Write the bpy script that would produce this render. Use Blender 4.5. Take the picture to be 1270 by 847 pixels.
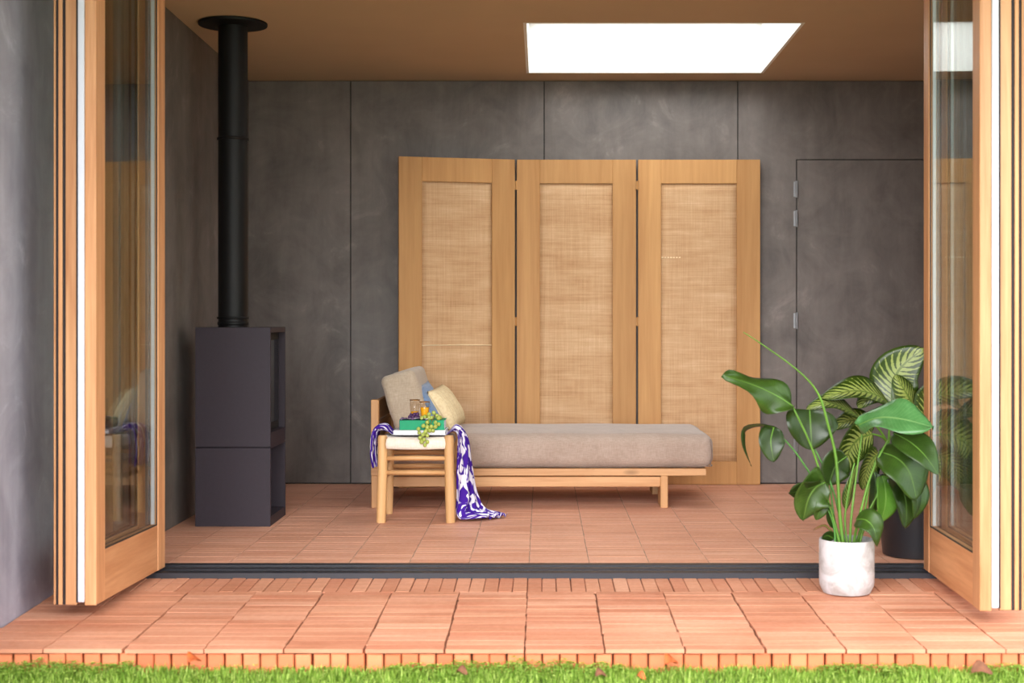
import bpy, bmesh, math, random
from mathutils import Vector, Matrix, Euler
random.seed(7)
R = random.random
def U(a, b): return a + (b - a) * random.random()
for o in list(bpy.data.objects): bpy.data.objects.remove(o)
scene = bpy.context.scene
C = scene.collection
F = 1764.0            # focal length in pixels of the 1270 px wide frame
VX, VY, EYE = 672.0, 395.0, 1.1

# ------------------------------------------------------------------ camera
cam = bpy.data.cameras.new('camera'); camo = bpy.data.objects.new('camera', cam); C.objects.link(camo)
camo.location = (0, 0, EYE); camo.rotation_euler = (math.pi/2, 0, 0)
cam.sensor_width = 36; cam.lens = F/1270*36
cam.shift_x = -(VX-635)/1270; cam.shift_y = -(423.5-VY)/1270
cam.clip_start = .05; cam.clip_end = 200
cam.dof.use_dof = True; cam.dof.focus_distance = 7.9; cam.dof.aperture_fstop = 3.2
scene.camera = camo
# ------------------------------------------------------------------ sky and exposure
world = bpy.data.worlds.new('overcast_sky'); scene.world = world; world.use_nodes = True
bg = world.node_tree.nodes['Background']
# overcast sky: somewhat brighter at the zenith than at the horizon, the same all round
wt = world.node_tree; tc = wt.nodes.new('ShaderNodeTexCoord'); sx = wt.nodes.new('ShaderNodeSeparateXYZ'); ma = wt.nodes.new('ShaderNodeMath')
ma.operation = 'MULTIPLY_ADD'; ma.use_clamp = False; ma.inputs[1].default_value = .2; ma.inputs[2].default_value = .8
mxn = wt.nodes.new('ShaderNodeMath'); mxn.operation = 'MAXIMUM'; mxn.inputs[1].default_value = 0
mul = wt.nodes.new('ShaderNodeMath'); mul.operation = 'MULTIPLY'; mul.inputs[1].default_value = 2.6
wt.links.new(tc.outputs['Generated'], sx.inputs[0]); wt.links.new(sx.outputs[2], mxn.inputs[0]); wt.links.new(mxn.outputs[0], ma.inputs[0])
wt.links.new(ma.outputs[0], mul.inputs[0]); wt.links.new(mul.outputs[0], bg.inputs[1])
bg.inputs[0].default_value = (.98, .975, .965, 1)
# low hazy sun behind the camera, spread wide by thin cloud
sun = bpy.data.lights.new('hazy_sun', 'SUN'); suno = bpy.data.objects.new('hazy_sun', sun); C.objects.link(suno)
sun.energy = 1.5; sun.angle = math.radians(42); sun.color = (.97, .98, 1)
suno.rotation_euler = (math.radians(71), 0, math.radians(-12))
vs = scene.view_settings
scene.display_settings.display_device = 'sRGB'
vs.view_transform = 'Standard'; vs.look = 'None'; vs.gamma = 1; vs.use_curve_mapping = False
vs.exposure = 1.05

# ------------------------------------------------------------------ helpers
def s2l(c):
    c = c/255.0
    return c/12.92 if c <= .04045 else ((c+.055)/1.055)**2.4
def rgb(r, g, b): return (s2l(r), s2l(g), s2l(b), 1)
def at(px, py, y): return Vector(((px-VX)/F*y, y, EYE-(py-VY)/F*y))
def px(n, y): return n/F*y

class NT:
    """small node-tree writer"""
    def __init__(s, name, rough=.5, spec=.4, metal=0):
        s.m = bpy.data.materials.new(name); s.m.use_nodes = True
        s.t = s.m.node_tree; s.p = s.t.nodes['Principled BSDF']
        s.p.inputs['Roughness'].default_value = rough
        s.p.inputs['Specular IOR Level'].default_value = spec
        s.p.inputs['Metallic'].default_value = metal
    def n(s, typ, **k):
        nd = s.t.nodes.new(typ)
        for a, v in k.items(): setattr(nd, a, v)
        return nd
    def l(s, a, b): s.t.links.new(a, b)
    def inp(s, sock, v):
        if isinstance(v, (int, float)): sock.default_value = v
        elif isinstance(v, (tuple, list)): sock.default_value = v
        else: s.l(v, sock)
    def pos(s): return s.n('ShaderNodeNewGeometry').outputs['Position']
    def uv(s): return s.n('ShaderNodeTexCoord').outputs['UV']
    def gen(s): return s.n('ShaderNodeTexCoord').outputs['Object']
    def map(s, v, scale=(1,1,1), rot=(0,0,0), loc=(0,0,0)):
        m = s.n('ShaderNodeMapping'); s.l(v, m.inputs['Vector'])
        m.inputs['Scale'].default_value = scale; m.inputs['Rotation'].default_value = rot; m.inputs['Location'].default_value = loc
        return m.outputs[0]
    def noise(s, v, scale=5, detail=4, rough=.55, dist=0):
        n = s.n('ShaderNodeTexNoise'); s.l(v, n.inputs['Vector'])
        n.inputs['Scale'].default_value = scale; n.inputs['Detail'].default_value = detail
        n.inputs['Roughness'].default_value = rough; n.inputs['Distortion'].default_value = dist
        return n.outputs[0]
    def wave(s, v, scale=5, axis='X', dist=0, detail=2, dscale=1):
        n = s.n('ShaderNodeTexWave', bands_direction=axis); s.l(v, n.inputs['Vector'])
        n.inputs['Scale'].default_value = scale; n.inputs['Distortion'].default_value = dist
        n.inputs['Detail'].default_value = detail; n.inputs['Detail Scale'].default_value = dscale
        return n.outputs[1]
    def math(s, op, a, b=0.0, c=None, clamp=False):
        n = s.n('ShaderNodeMath', operation=op, use_clamp=clamp)
        s.inp(n.inputs[0], a); s.inp(n.inputs[1], b)
        if c is not None: s.inp(n.inputs[2], c)
        return n.outputs[0]
    def ramp(s, v, stops):
        n = s.n('ShaderNodeValToRGB'); s.l(v, n.inputs[0])
        e = n.color_ramp.elements
        while len(e) < len(stops): e.new(.5)
        for el, (p, c) in zip(e, stops): el.position = p; el.color = c
        return n.outputs[0]
    def mix(s, f, a, b, mode='MIX'):
        n = s.n('ShaderNodeMix', data_type='RGBA', blend_type=mode)
        s.inp(n.inputs[0], f); s.inp(n.inputs[6], a); s.inp(n.inputs[7], b)
        return n.outputs[2]
    def col(s, v): s.inp(s.p.inputs['Base Color'], v); return s
    def rough(s, v): s.inp(s.p.inputs['Roughness'], v); return s
    def bump(s, v, strength=.3, dist=.01):
        b = s.n('ShaderNodeBump'); b.inputs['Strength'].default_value = strength; b.inputs['Distance'].default_value = dist
        s.l(v, b.inputs['Height']); s.l(b.outputs[0], s.p.inputs['Normal']); return s
    def rnd(s):
        a = s.n('ShaderNodeObjectInfo').outputs['Random']; b = s.n('ShaderNodeNewGeometry').outputs['Random Per Island']
        return s.math('FRACT', s.math('ADD', a, b))

def plain(name, c, rough=.5, spec=.4, metal=0, vary=.12, scale=20):
    t = NT(name, rough, spec, metal)
    n = t.noise(t.pos(), scale, 3)
    d = tuple(x*(1-vary) for x in c[:3])+(1,); e = tuple(min(1, x*(1+vary)) for x in c[:3])+(1,)
    t.col(t.ramp(n, [(.3, d), (.7, e)]))
    return t.m

def concrete(name, dark, light, seed=0, gloss=.5):
    t = NT(name, gloss, .35)
    p = t.map(t.pos(), loc=(seed, seed*1.7, seed*.6))
    big = t.noise(p, 1.3, 6, .6, .6)
    streak = t.noise(t.map(p, (5, 5, .8)), 1.6, 5, .65, .4)
    fine = t.noise(p, 14, 5, .7)
    blot = t.noise(p, 3.2, 8, .68, 1.2)
    v = t.math('ADD', t.math('MULTIPLY', big, .40), t.math('ADD', t.math('MULTIPLY', streak, .26), t.math('MULTIPLY', blot, .34)))
    base = t.ramp(v, [(.36, dark), (.52, tuple((a+b)/2 for a, b in zip(dark, light))), (.68, light)])
    spots = t.ramp(blot, [(.60, (0,0,0,1)), (.74, (1,1,1,1))])
    base = t.mix(t.math('MULTIPLY', spots, .35), base, tuple(min(1, x*1.5) for x in light[:3])+(1,))
    base = t.mix(t.math('MULTIPLY', fine, .22), base, tuple(x*.6 for x in dark[:3])+(1,))
    t.col(base)
    t.rough(t.ramp(big, [(.3, (gloss-.12,)*3+(1,)), (.7, (gloss+.12,)*3+(1,))]))
    t.bump(fine, .06, .004)
    return t.m

def wood(name, dark, light, axis=2, rough=.5, knots=False, fine=60):
    t = NT(name, rough, .35)
    sc = [fine*.25]*3; sc[axis] = fine*.012
    p = t.map(t.pos(), tuple(sc))
    off = t.n('ShaderNodeObjectInfo').outputs['Random']
    cmb = t.n('ShaderNodeVectorMath', operation='ADD'); t.l(p, cmb.inputs[0])
    cx = t.n('ShaderNodeCombineXYZ'); t.l(t.math('MULTIPLY', off, 17), cx.inputs[0]); t.l(t.math('MULTIPLY', off, 9), cx.inputs[1]); t.l(t.math('MULTIPLY', off, 13), cx.inputs[2]); t.l(cx.outputs[0], cmb.inputs[1])
    p = cmb.outputs[0]
    g = t.noise(p, 1.0, 5, .6, .8)
    f = t.noise(t.map(p, (5,)*3), 1.0, 3, .6)
    v = t.math('ADD', t.math('MULTIPLY', g, .7), t.math('MULTIPLY', f, .3))
    mid = tuple((a+b)/2 for a, b in zip(dark, light))
    c = t.ramp(v, [(.33, dark), (.5, mid), (.68, light)])
    hv = t.n('ShaderNodeHueSaturation'); t.l(c, hv.inputs['Color']); t.l(t.math('ADD', .9, t.math('MULTIPLY', off, .18)), hv.inputs['Value'])
    c = hv.outputs[0]
    if knots:
        k = t.n('ShaderNodeTexVoronoi'); sc2 = [9, 9, 9]; sc2[axis] = 3.2
        t.l(t.map(t.pos(), tuple(sc2)), k.inputs['Vector']); k.inputs['Scale'].default_value = 1
        kk = t.ramp(k.outputs['Distance'], [(.08, (1,1,1,1)), (.2, (0,0,0,1))])
        c = t.mix(t.math('MULTIPLY', kk, .65), c, tuple(x*.35 for x in dark[:3])+(1,))
    t.col(c); t.bump(g, .05, .003)
    return t.m

def fabric(name, c, c2, scale=260, sheen=.3):
    t = NT(name, .9, .15)
    p = t.pos()
    w = t.math('ADD', t.noise(t.map(p, (scale, scale, scale*.12)), 1, 2), t.noise(t.map(p, (scale*.12, scale*.2, scale)), 1, 2))
    v = t.math('ADD', t.math('MULTIPLY', w, .35), t.math('MULTIPLY', t.noise(p, 6, 3), .3))
    t.col(t.ramp(v, [(.38, c), (.62, c2)]))
    t.bump(w, .12, .002); t.p.inputs['Sheen Weight'].default_value = sheen
    return t.m

def glass(name, tint=(1,1,1,1), mult=1.0, ior=1.5, rough=0.0):
    m = bpy.data.materials.new(name); m.use_nodes = True; t = m.node_tree
    for n in list(t.nodes): t.nodes.remove(n)
    out = t.nodes.new('ShaderNodeOutputMaterial'); mx = t.nodes.new('ShaderNodeMixShader')
    tr = t.nodes.new('ShaderNodeBsdfTransparent'); gl = t.nodes.new('ShaderNodeBsdfGlossy'); fr = t.nodes.new('ShaderNodeFresnel')
    mu = t.nodes.new('ShaderNodeMath'); mu.operation = 'MULTIPLY'; mu.use_clamp = True; mu.inputs[1].default_value = mult
    fr.inputs[0].default_value = ior; tr.inputs[0].default_value = tint; gl.inputs['Roughness'].default_value = rough
    ge = t.nodes.new('ShaderNodeNewGeometry'); iv = t.nodes.new('ShaderNodeMath'); iv.operation = 'SUBTRACT'; iv.inputs[0].default_value = 1
    fm = t.nodes.new('ShaderNodeMath'); fm.operation = 'MULTIPLY'      # one reflection per sheet, from its outer face
    t.links.new(ge.outputs['Backfacing'], iv.inputs[1]); t.links.new(fr.outputs[0], fm.inputs[0]); t.links.new(iv.outputs[0], fm.inputs[1])
    t.links.new(fm.outputs[0], mu.inputs[0]); t.links.new(mu.outputs[0], mx.inputs[0])
    t.links.new(tr.outputs[0], mx.inputs[1]); t.links.new(gl.outputs[0], mx.inputs[2]); t.links.new(mx.outputs[0], out.inputs[0])
    return m

def brick_mat(name, cols, streak=.5, gloss=.55):
    t = NT(name, gloss, .35)
    p = t.pos(); r = t.rnd()
    base = t.ramp(r, [(i/(len(cols)-1), c) for i, c in enumerate(cols)])
    st = t.noise(t.map(p, (3.0, 60, 20)), 1.0, 4, .6, .3)
    fine = t.noise(p, 45, 4, .65)
    soft = t.noise(p, 2.2, 3)
    base = t.mix(t.math('MULTIPLY', t.ramp(st, [(.42, (0,0,0,1)), (.7, (1,1,1,1))]), streak), base, tuple(x*.62 for x in cols[0][:3])+(1,))
    base = t.mix(t.math('MULTIPLY', t.ramp(soft, [(.45, (0,0,0,1)), (.7, (1,1,1,1))]), .3), base, tuple(min(1, x*1.25) for x in cols[-1][:3])+(1,))
    base = t.mix(t.math('MULTIPLY', fine, .18), base, tuple(x*.55 for x in cols[0][:3])+(1,))
    t.col(base); t.bump(t.math('ADD', st, fine), .25, .003)
    t.rough(t.ramp(fine, [(.3, (gloss-.1,)*3+(1,)), (.7, (gloss+.15,)*3+(1,))]))
    return t.m

# ---- materials
M = {}
M['wall'] = concrete('grey_cement_panel', rgb(88, 81, 78), rgb(140, 131, 126), 1.0)
M['wall_ext'] = concrete('grey_cement_render', rgb(130, 127, 142), rgb(184, 181, 196), 4.0)
M['joint'] = plain('dark_joint', rgb(38, 36, 35), .8)
M['ceiling'] = plain('ceiling_paint', rgb(200, 176, 148), .8, .2, vary=.03, scale=2)
M['white'] = plain('white_paint', rgb(248, 248, 245), .6, .3, vary=.02)
M['brick_out'] = brick_mat('terracotta_outdoor', [rgb(190, 122, 93), rgb(203, 138, 108), rgb(214, 152, 122), rgb(199, 128, 99), rgb(220, 163, 135)], .45)
M['brick_in'] = brick_mat('terracotta_indoor', [rgb(212, 150, 122), rgb(220, 160, 132), rgb(226, 170, 144), rgb(216, 154, 128), rgb(230, 176, 150)], .32, .5)
M['brick_edge'] = brick_mat('terracotta_edge', [rgb(198, 108, 70), rgb(212, 122, 82), rgb(222, 134, 92), rgb(196, 102, 66)], .25)
M['mortar_in'] = plain('grey_mortar', rgb(172, 142, 124), .9)
M['mortar_out'] = plain('dark_joint_sand', rgb(118, 74, 54), .95, vary=.4, scale=30)
M['alu'] = plain('anthracite_aluminium', rgb(40, 40, 47), .45, .4, .0, vary=.05)
M['alu_light'] = plain('aluminium', rgb(88, 90, 96), .45, .5, .3, vary=.05)
M['larch'] = wood('oiled_door_timber', rgb(174, 115, 74), rgb(214, 160, 116), 2, .42)
M['larch_y'] = wood('oiled_door_timber_rail', rgb(174, 115, 74), rgb(210, 154, 110), 1, .42)
M['white_alu'] = plain('white_lacquered_profile', rgb(206, 206, 218), .4, .4, vary=.02)
M['gasket'] = plain('black_rubber', rgb(40, 32, 34), .7)
M['glass'] = glass('door_glass', (.94, .965, .95, 1), 1.0, 1.52)
M['skyglass'] = glass('skylight_glass', (.97, .98, .98, 1))
M['stove'] = plain('anthracite_steel', rgb(52, 45, 54), .55, .3, .0, vary=.05, scale=60)
M['stove_dark'] = plain('firebox_black', rgb(24, 23, 25), .7)
M['stove_glass'] = plain('black_stove_glass', rgb(18, 18, 22), .08, .5, vary=.02)
M['flue'] = plain('black_flue_enamel', rgb(15, 14, 15), .5, .28, vary=.05)
M['oak'] = wood('screen_oak', rgb(180, 128, 74), rgb(206, 156, 99), 2, .55, fine=42)
M['pine_x'] = wood('pine_lengthwise', rgb(176, 124, 80), rgb(210, 164, 118), 0, .5, True)
M['pine_y'] = wood('pine_crosswise', rgb(170, 120, 76), rgb(202, 158, 112), 1, .5)
M['pine_z'] = wood('pine_upright', rgb(176, 124, 78), rgb(208, 162, 114), 2, .5)
M['stool_z'] = wood('turned_pine_leg', rgb(188, 138, 86), rgb(220, 176, 124), 2, .45, True)
M['stool_x'] = wood('turned_pine_rung', rgb(186, 134, 84), rgb(216, 170, 120), 0, .45)
M['seat'] = fabric('cream_seat_cord', rgb(224, 208, 192), rgb(242, 230, 218), 180)
M['linen'] = fabric('taupe_linen', rgb(154, 134, 121), rgb(178, 158, 145))
M['linen2'] = fabric('taupe_linen_back', rgb(172, 154, 134), rgb(196, 180, 160))
M['piping'] = fabric('taupe_piping', rgb(120, 100, 88), rgb(140, 118, 104))
M['blue'] = fabric('denim_blue', rgb(96, 124, 164), rgb(126, 152, 190))
M['paper'] = plain('book_paper', rgb(240, 240, 246), .8, vary=.03)
M['green_cover'] = plain('green_cloth_cover', rgb(14, 150, 104), .6, vary=.06)
M['navy'] = plain('navy_spine', rgb(38, 44, 92), .6)
M['juice'] = plain('orange_juice', rgb(255, 190, 40), .25, .4, vary=.05)
M['tumbler'] = glass('smoked_tumbler', (.97, .94, .90, 1), 1.0, 1.45)
M['rim'] = plain('gilt_rim', rgb(142, 98, 52), .35, .5, .6)
M['grape'] = plain('green_grape', rgb(166, 178, 84), .25, .5, vary=.15, scale=40)
M['grape_dark'] = plain('purple_grape', rgb(74, 38, 84), .3, .5, vary=.2, scale=40)
M['grape_stem'] = plain('grape_stem', rgb(122, 112, 58), .7)
M['soil'] = plain('potting_soil', rgb(52, 38, 28), .95, vary=.5, scale=60)
M['blackpot'] = plain('black_glazed_pot', rgb(34, 33, 38), .35, .45, vary=.05)
M['stem'] = plain('leaf_stalk', rgb(88, 128, 42), .45, vary=.2, scale=9)
M['stem_dark'] = plain('leaf_stalk_dark', rgb(72, 122, 52), .45, vary=.2, scale=9)
M['ground'] = plain('lawn_ground', rgb(82, 98, 50), .95, vary=.35, scale=12)
M['dryleaf'] = plain('dry_leaf', rgb(176, 84, 36), .7, vary=.3, scale=50)
M['dryleaf2'] = plain('withered_leaf', rgb(112, 70, 48), .8, vary=.3, scale=50)
M['buff'] = plain('pale_buff', rgb(240, 218, 178), .6, vary=.05)
M['steel'] = plain('brushed_steel', rgb(150, 150, 152), .35, .5, .8, vary=.05)

# rattan webbing
t = NT('rattan_webbing', .65, .3)
p = t.pos()
hor = t.noise(t.map(p, (3.0, 3.0, 190)), 1, 3, .7); ver = t.noise(t.map(p, (210, 210, 2.0)), 1, 3, .7)
patch = t.noise(t.map(p, (3.5, 3.5, 14)), 1, 4, .6)
band = t.noise(t.map(p, (.6, .6, 9)), 1, 4, .6)
v = t.math('ADD', t.math('ADD', t.math('MULTIPLY', hor, .30), t.math('MULTIPLY', ver, .26)), t.math('ADD', t.math('MULTIPLY', patch, .26), t.math('MULTIPLY', band, .2)))
c = t.ramp(v, [(.34, rgb(166, 121, 82)), (.46, rgb(196, 154, 112)), (.57, rgb(212, 174, 134)), (.70, rgb(234, 206, 168))])
t.col(c)
t.bump(t.math('ADD', hor, ver), .35, .003)
M['cane'] = t.m
# ikat throw
t = NT('ikat_cotton', .9, .15)
uvv = t.uv()
wob = t.n('ShaderNodeVectorMath', operation='ADD'); t.l(t.map(uvv, (1, 1, 1)), wob.inputs[0])
nz = t.n('ShaderNodeTexNoise'); t.l(uvv, nz.inputs['Vector']); nz.inputs['Scale'].default_value = 9; nz.inputs['Detail'].default_value = 2
sc = t.n('ShaderNodeVectorMath', operation='SCALE'); t.l(nz.outputs[1], sc.inputs[0]); sc.inputs['Scale'].default_value = .10; t.l(sc.outputs[0], wob.inputs[1])
st1 = t.noise(t.map(wob.outputs[0], (9, 13, 1), (0, 0, .5)), 1.0, 1, .4, .2)
st2 = t.noise(t.map(t.map(wob.outputs[0], (1, 4.2, 1), (0, 0, 0)), (17, 4.6, 1), (0, 0, -.6)), 1.0, 1, .4)
st3 = t.noise(t.map(t.map(wob.outputs[0], (1, 4.2, 1), (0, 0, 0)), (26, 5.2, 1), (0, 0, .5)), 1.0, 1, .4)
mm = t.math('MAXIMUM', t.ramp(st2, [(.562, (0,0,0,1)), (.595, (1,1,1,1))]), t.ramp(st3, [(.575, (0,0,0,1)), (.61, (1,1,1,1))]))
t.col(t.mix(mm, rgb(66, 30, 142), rgb(232, 226, 238)))
M['ikat'] = t.m
t = NT('printed_napkin', .85, .15)
vo = t.n('ShaderNodeTexVoronoi', feature='DISTANCE_TO_EDGE'); t.l(t.map(t.pos(), (60, 26, 40)), vo.inputs['Vector']); vo.inputs['Scale'].default_value = 1
t.col(t.ramp(vo.outputs[0], [(.12, rgb(88, 56, 116)), (.2, rgb(236, 230, 236))]))
M['napkin'] = t.m
# cream pillow with stitched lines
t = NT('cream_cotton', .92, .12)
u = t.uv(); sep = t.n('ShaderNodeSeparateXYZ'); t.l(u, sep.inputs[0])
ln = t.math('FRACT', t.math('MULTIPLY', sep.outputs[0], 7)); line = t.math('LESS_THAN', ln, .07)
ln2 = t.math('LESS_THAN', t.math('FRACT', t.math('MULTIPLY', sep.outputs[1], 9)), .06)
f = t.noise(t.pos(), 60, 3)
cc = t.ramp(f, [(.3, rgb(226, 202, 158)), (.7, rgb(242, 224, 186))])
t.col(t.mix(t.math('MULTIPLY', t.math('MAXIMUM', line, t.math('MULTIPLY', ln2, .35)), .45), cc, rgb(176, 150, 112)))
t.bump(line, -.3, .004)
M['cream'] = t.m
# cement pot
t = NT('weathered_cement_pot', .8, .25)
p = t.pos(); a = t.noise(p, 9, 6, .65, 1.0); b = t.noise(p, 30, 4, .7)
t.col(t.mix(t.ramp(t.math('ADD', t.math('MULTIPLY', a, .8), t.math('MULTIPLY', b, .2)), [(.44, (0,0,0,1)), (.70, (1,1,1,1))]), rgb(192, 188, 191), rgb(146, 137, 132)))
t.bump(b, .2, .003); M['cementpot'] = t.m

def leaf_mat(name, c1, c2, vein, pattern=None, gloss=.32):
    t = NT(name, gloss, .5)
    u = t.uv(); sp = t.n('ShaderNodeSeparateXYZ'); t.l(u, sp.inputs[0])
    au = t.math('ABSOLUTE', t.math('SUBTRACT', t.math('MULTIPLY', sp.outputs[0], 2), 1))
    n = t.noise(t.pos(), 14, 3)
    lat = t.math('FRACT', t.math('ADD', t.math('MULTIPLY', t.math('SUBTRACT', sp.outputs[1], t.math('MULTIPLY', au, .16)), 22), t.math('MULTIPLY', n, .25)))
    base = t.ramp(n, [(.3, c1), (.7, c2)])
    mid = t.math('LESS_THAN', au, .045)
    if pattern:
        tri = t.math('ABSOLUTE', t.math('SUBTRACT', t.math('FRACT', t.math('ADD', t.math('MULTIPLY', t.math('SUBTRACT', sp.outputs[1], t.math('MULTIPLY', au, .22)), 13), t.math('MULTIPLY', n, .5))), .5))
        nn = t.noise(t.pos(), 75, 3, .7)
        width = t.math('SUBTRACT', .46, t.math('MULTIPLY', au, .52))
        st = t.math('LESS_THAN', t.math('ADD', tri, t.math('MULTIPLY', t.math('SUBTRACT', nn, .5), .55)), width)
        away = t.math('GREATER_THAN', au, .05)
        base = t.mix(t.math('MULTIPLY', st, t.math('MULTIPLY', away, .92)), base, pattern)
        base = t.mix(t.math('MULTIPLY', mid, .6), base, vein)
    else:
        base = t.mix(t.math('MULTIPLY', mid, .7), base, vein)
        base = t.mix(t.math('MULTIPLY', t.math('LESS_THAN', lat, .12), .15), base, vein)
    t.col(base); t.bump(lat, .12, .002)
    t.p.inputs['Transmission Weight'].default_value = 0
    tl = t.n('ShaderNodeBsdfTranslucent'); t.l(base, tl.inputs[0])
    ms = t.n('ShaderNodeMixShader'); ms.inputs[0].default_value = .22
    out = t.t.nodes['Material Output']; t.l(t.p.outputs[0], ms.inputs[1]); t.l(tl.outputs[0], ms.inputs[2]); t.l(ms.outputs[0], out.inputs[0])
    return t.m
M['leafA'] = leaf_mat('glossy_green_leaf', rgb(40, 62, 16), rgb(60, 88, 28), rgb(92, 118, 52))
M['leafD'] = leaf_mat('deep_green_leaf', rgb(30, 48, 13), rgb(46, 66, 20), rgb(72, 94, 42))
M['leafL'] = leaf_mat('light_green_leaf', rgb(66, 108, 32), rgb(86, 130, 46), rgb(132, 168, 80))
M['leafS'] = leaf_mat('silvery_green_leaf', rgb(62, 112, 56), rgb(88, 138, 80), rgb(134, 172, 112), None, .24)
M['leafV'] = leaf_mat('variegated_leaf', rgb(40, 62, 10), rgb(58, 80, 18), rgb(128, 142, 66), rgb(158, 172, 92))
# grass
t = NT('lawn_blade', .6, .3)
r = t.rnd(); n = t.noise(t.pos(), 3.5, 2)
cg = t.ramp(r, [(0, rgb(90, 122, 36)), (.35, rgb(124, 160, 54)), (.7, rgb(154, 184, 76)), (1, rgb(202, 220, 122))])
t.col(t.mix(t.math('MULTIPLY', n, .4), cg, rgb(104, 142, 42)))
tl = t.n('ShaderNodeBsdfTranslucent'); t.l(cg, tl.inputs[0]); ms = t.n('ShaderNodeMixShader'); ms.inputs[0].default_value = .3
t.l(t.p.outputs[0], ms.inputs[1]); t.l(tl.outputs[0], ms.inputs[2]); t.l(ms.outputs[0], t.t.nodes['Material Output'].inputs[0])
M['grass'] = t.m

# ------------------------------------------------------------------ mesh builder
ORG = {}
def setp(o, label=None, cat=None, group=None, kind=None):
    if label: o['label'] = label
    if cat: o['category'] = cat
    if group: o['group'] = group
    if kind: o['kind'] = kind
    return o
def thing(name, loc, label, cat, group=None, rot=None):
    o = bpy.data.objects.new(name, None); C.objects.link(o); o.location = loc
    o.empty_display_size = .1
    if rot is not None: o.rotation_euler = rot; ORG[o.name] = Vector((0, 0, 0))
    else: ORG[o.name] = Vector(loc)
    return setp(o, label, cat, group)
def link(name, me, mat, parent=None, loc=(0,0,0)):
    o = bpy.data.objects.new(name, me); C.objects.link(o); o.location = loc
    if mat is not None and len(me.materials) == 0: me.materials.append(M[mat] if isinstance(mat, str) else mat)
    if parent is not None: o.parent = parent
    return o

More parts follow.
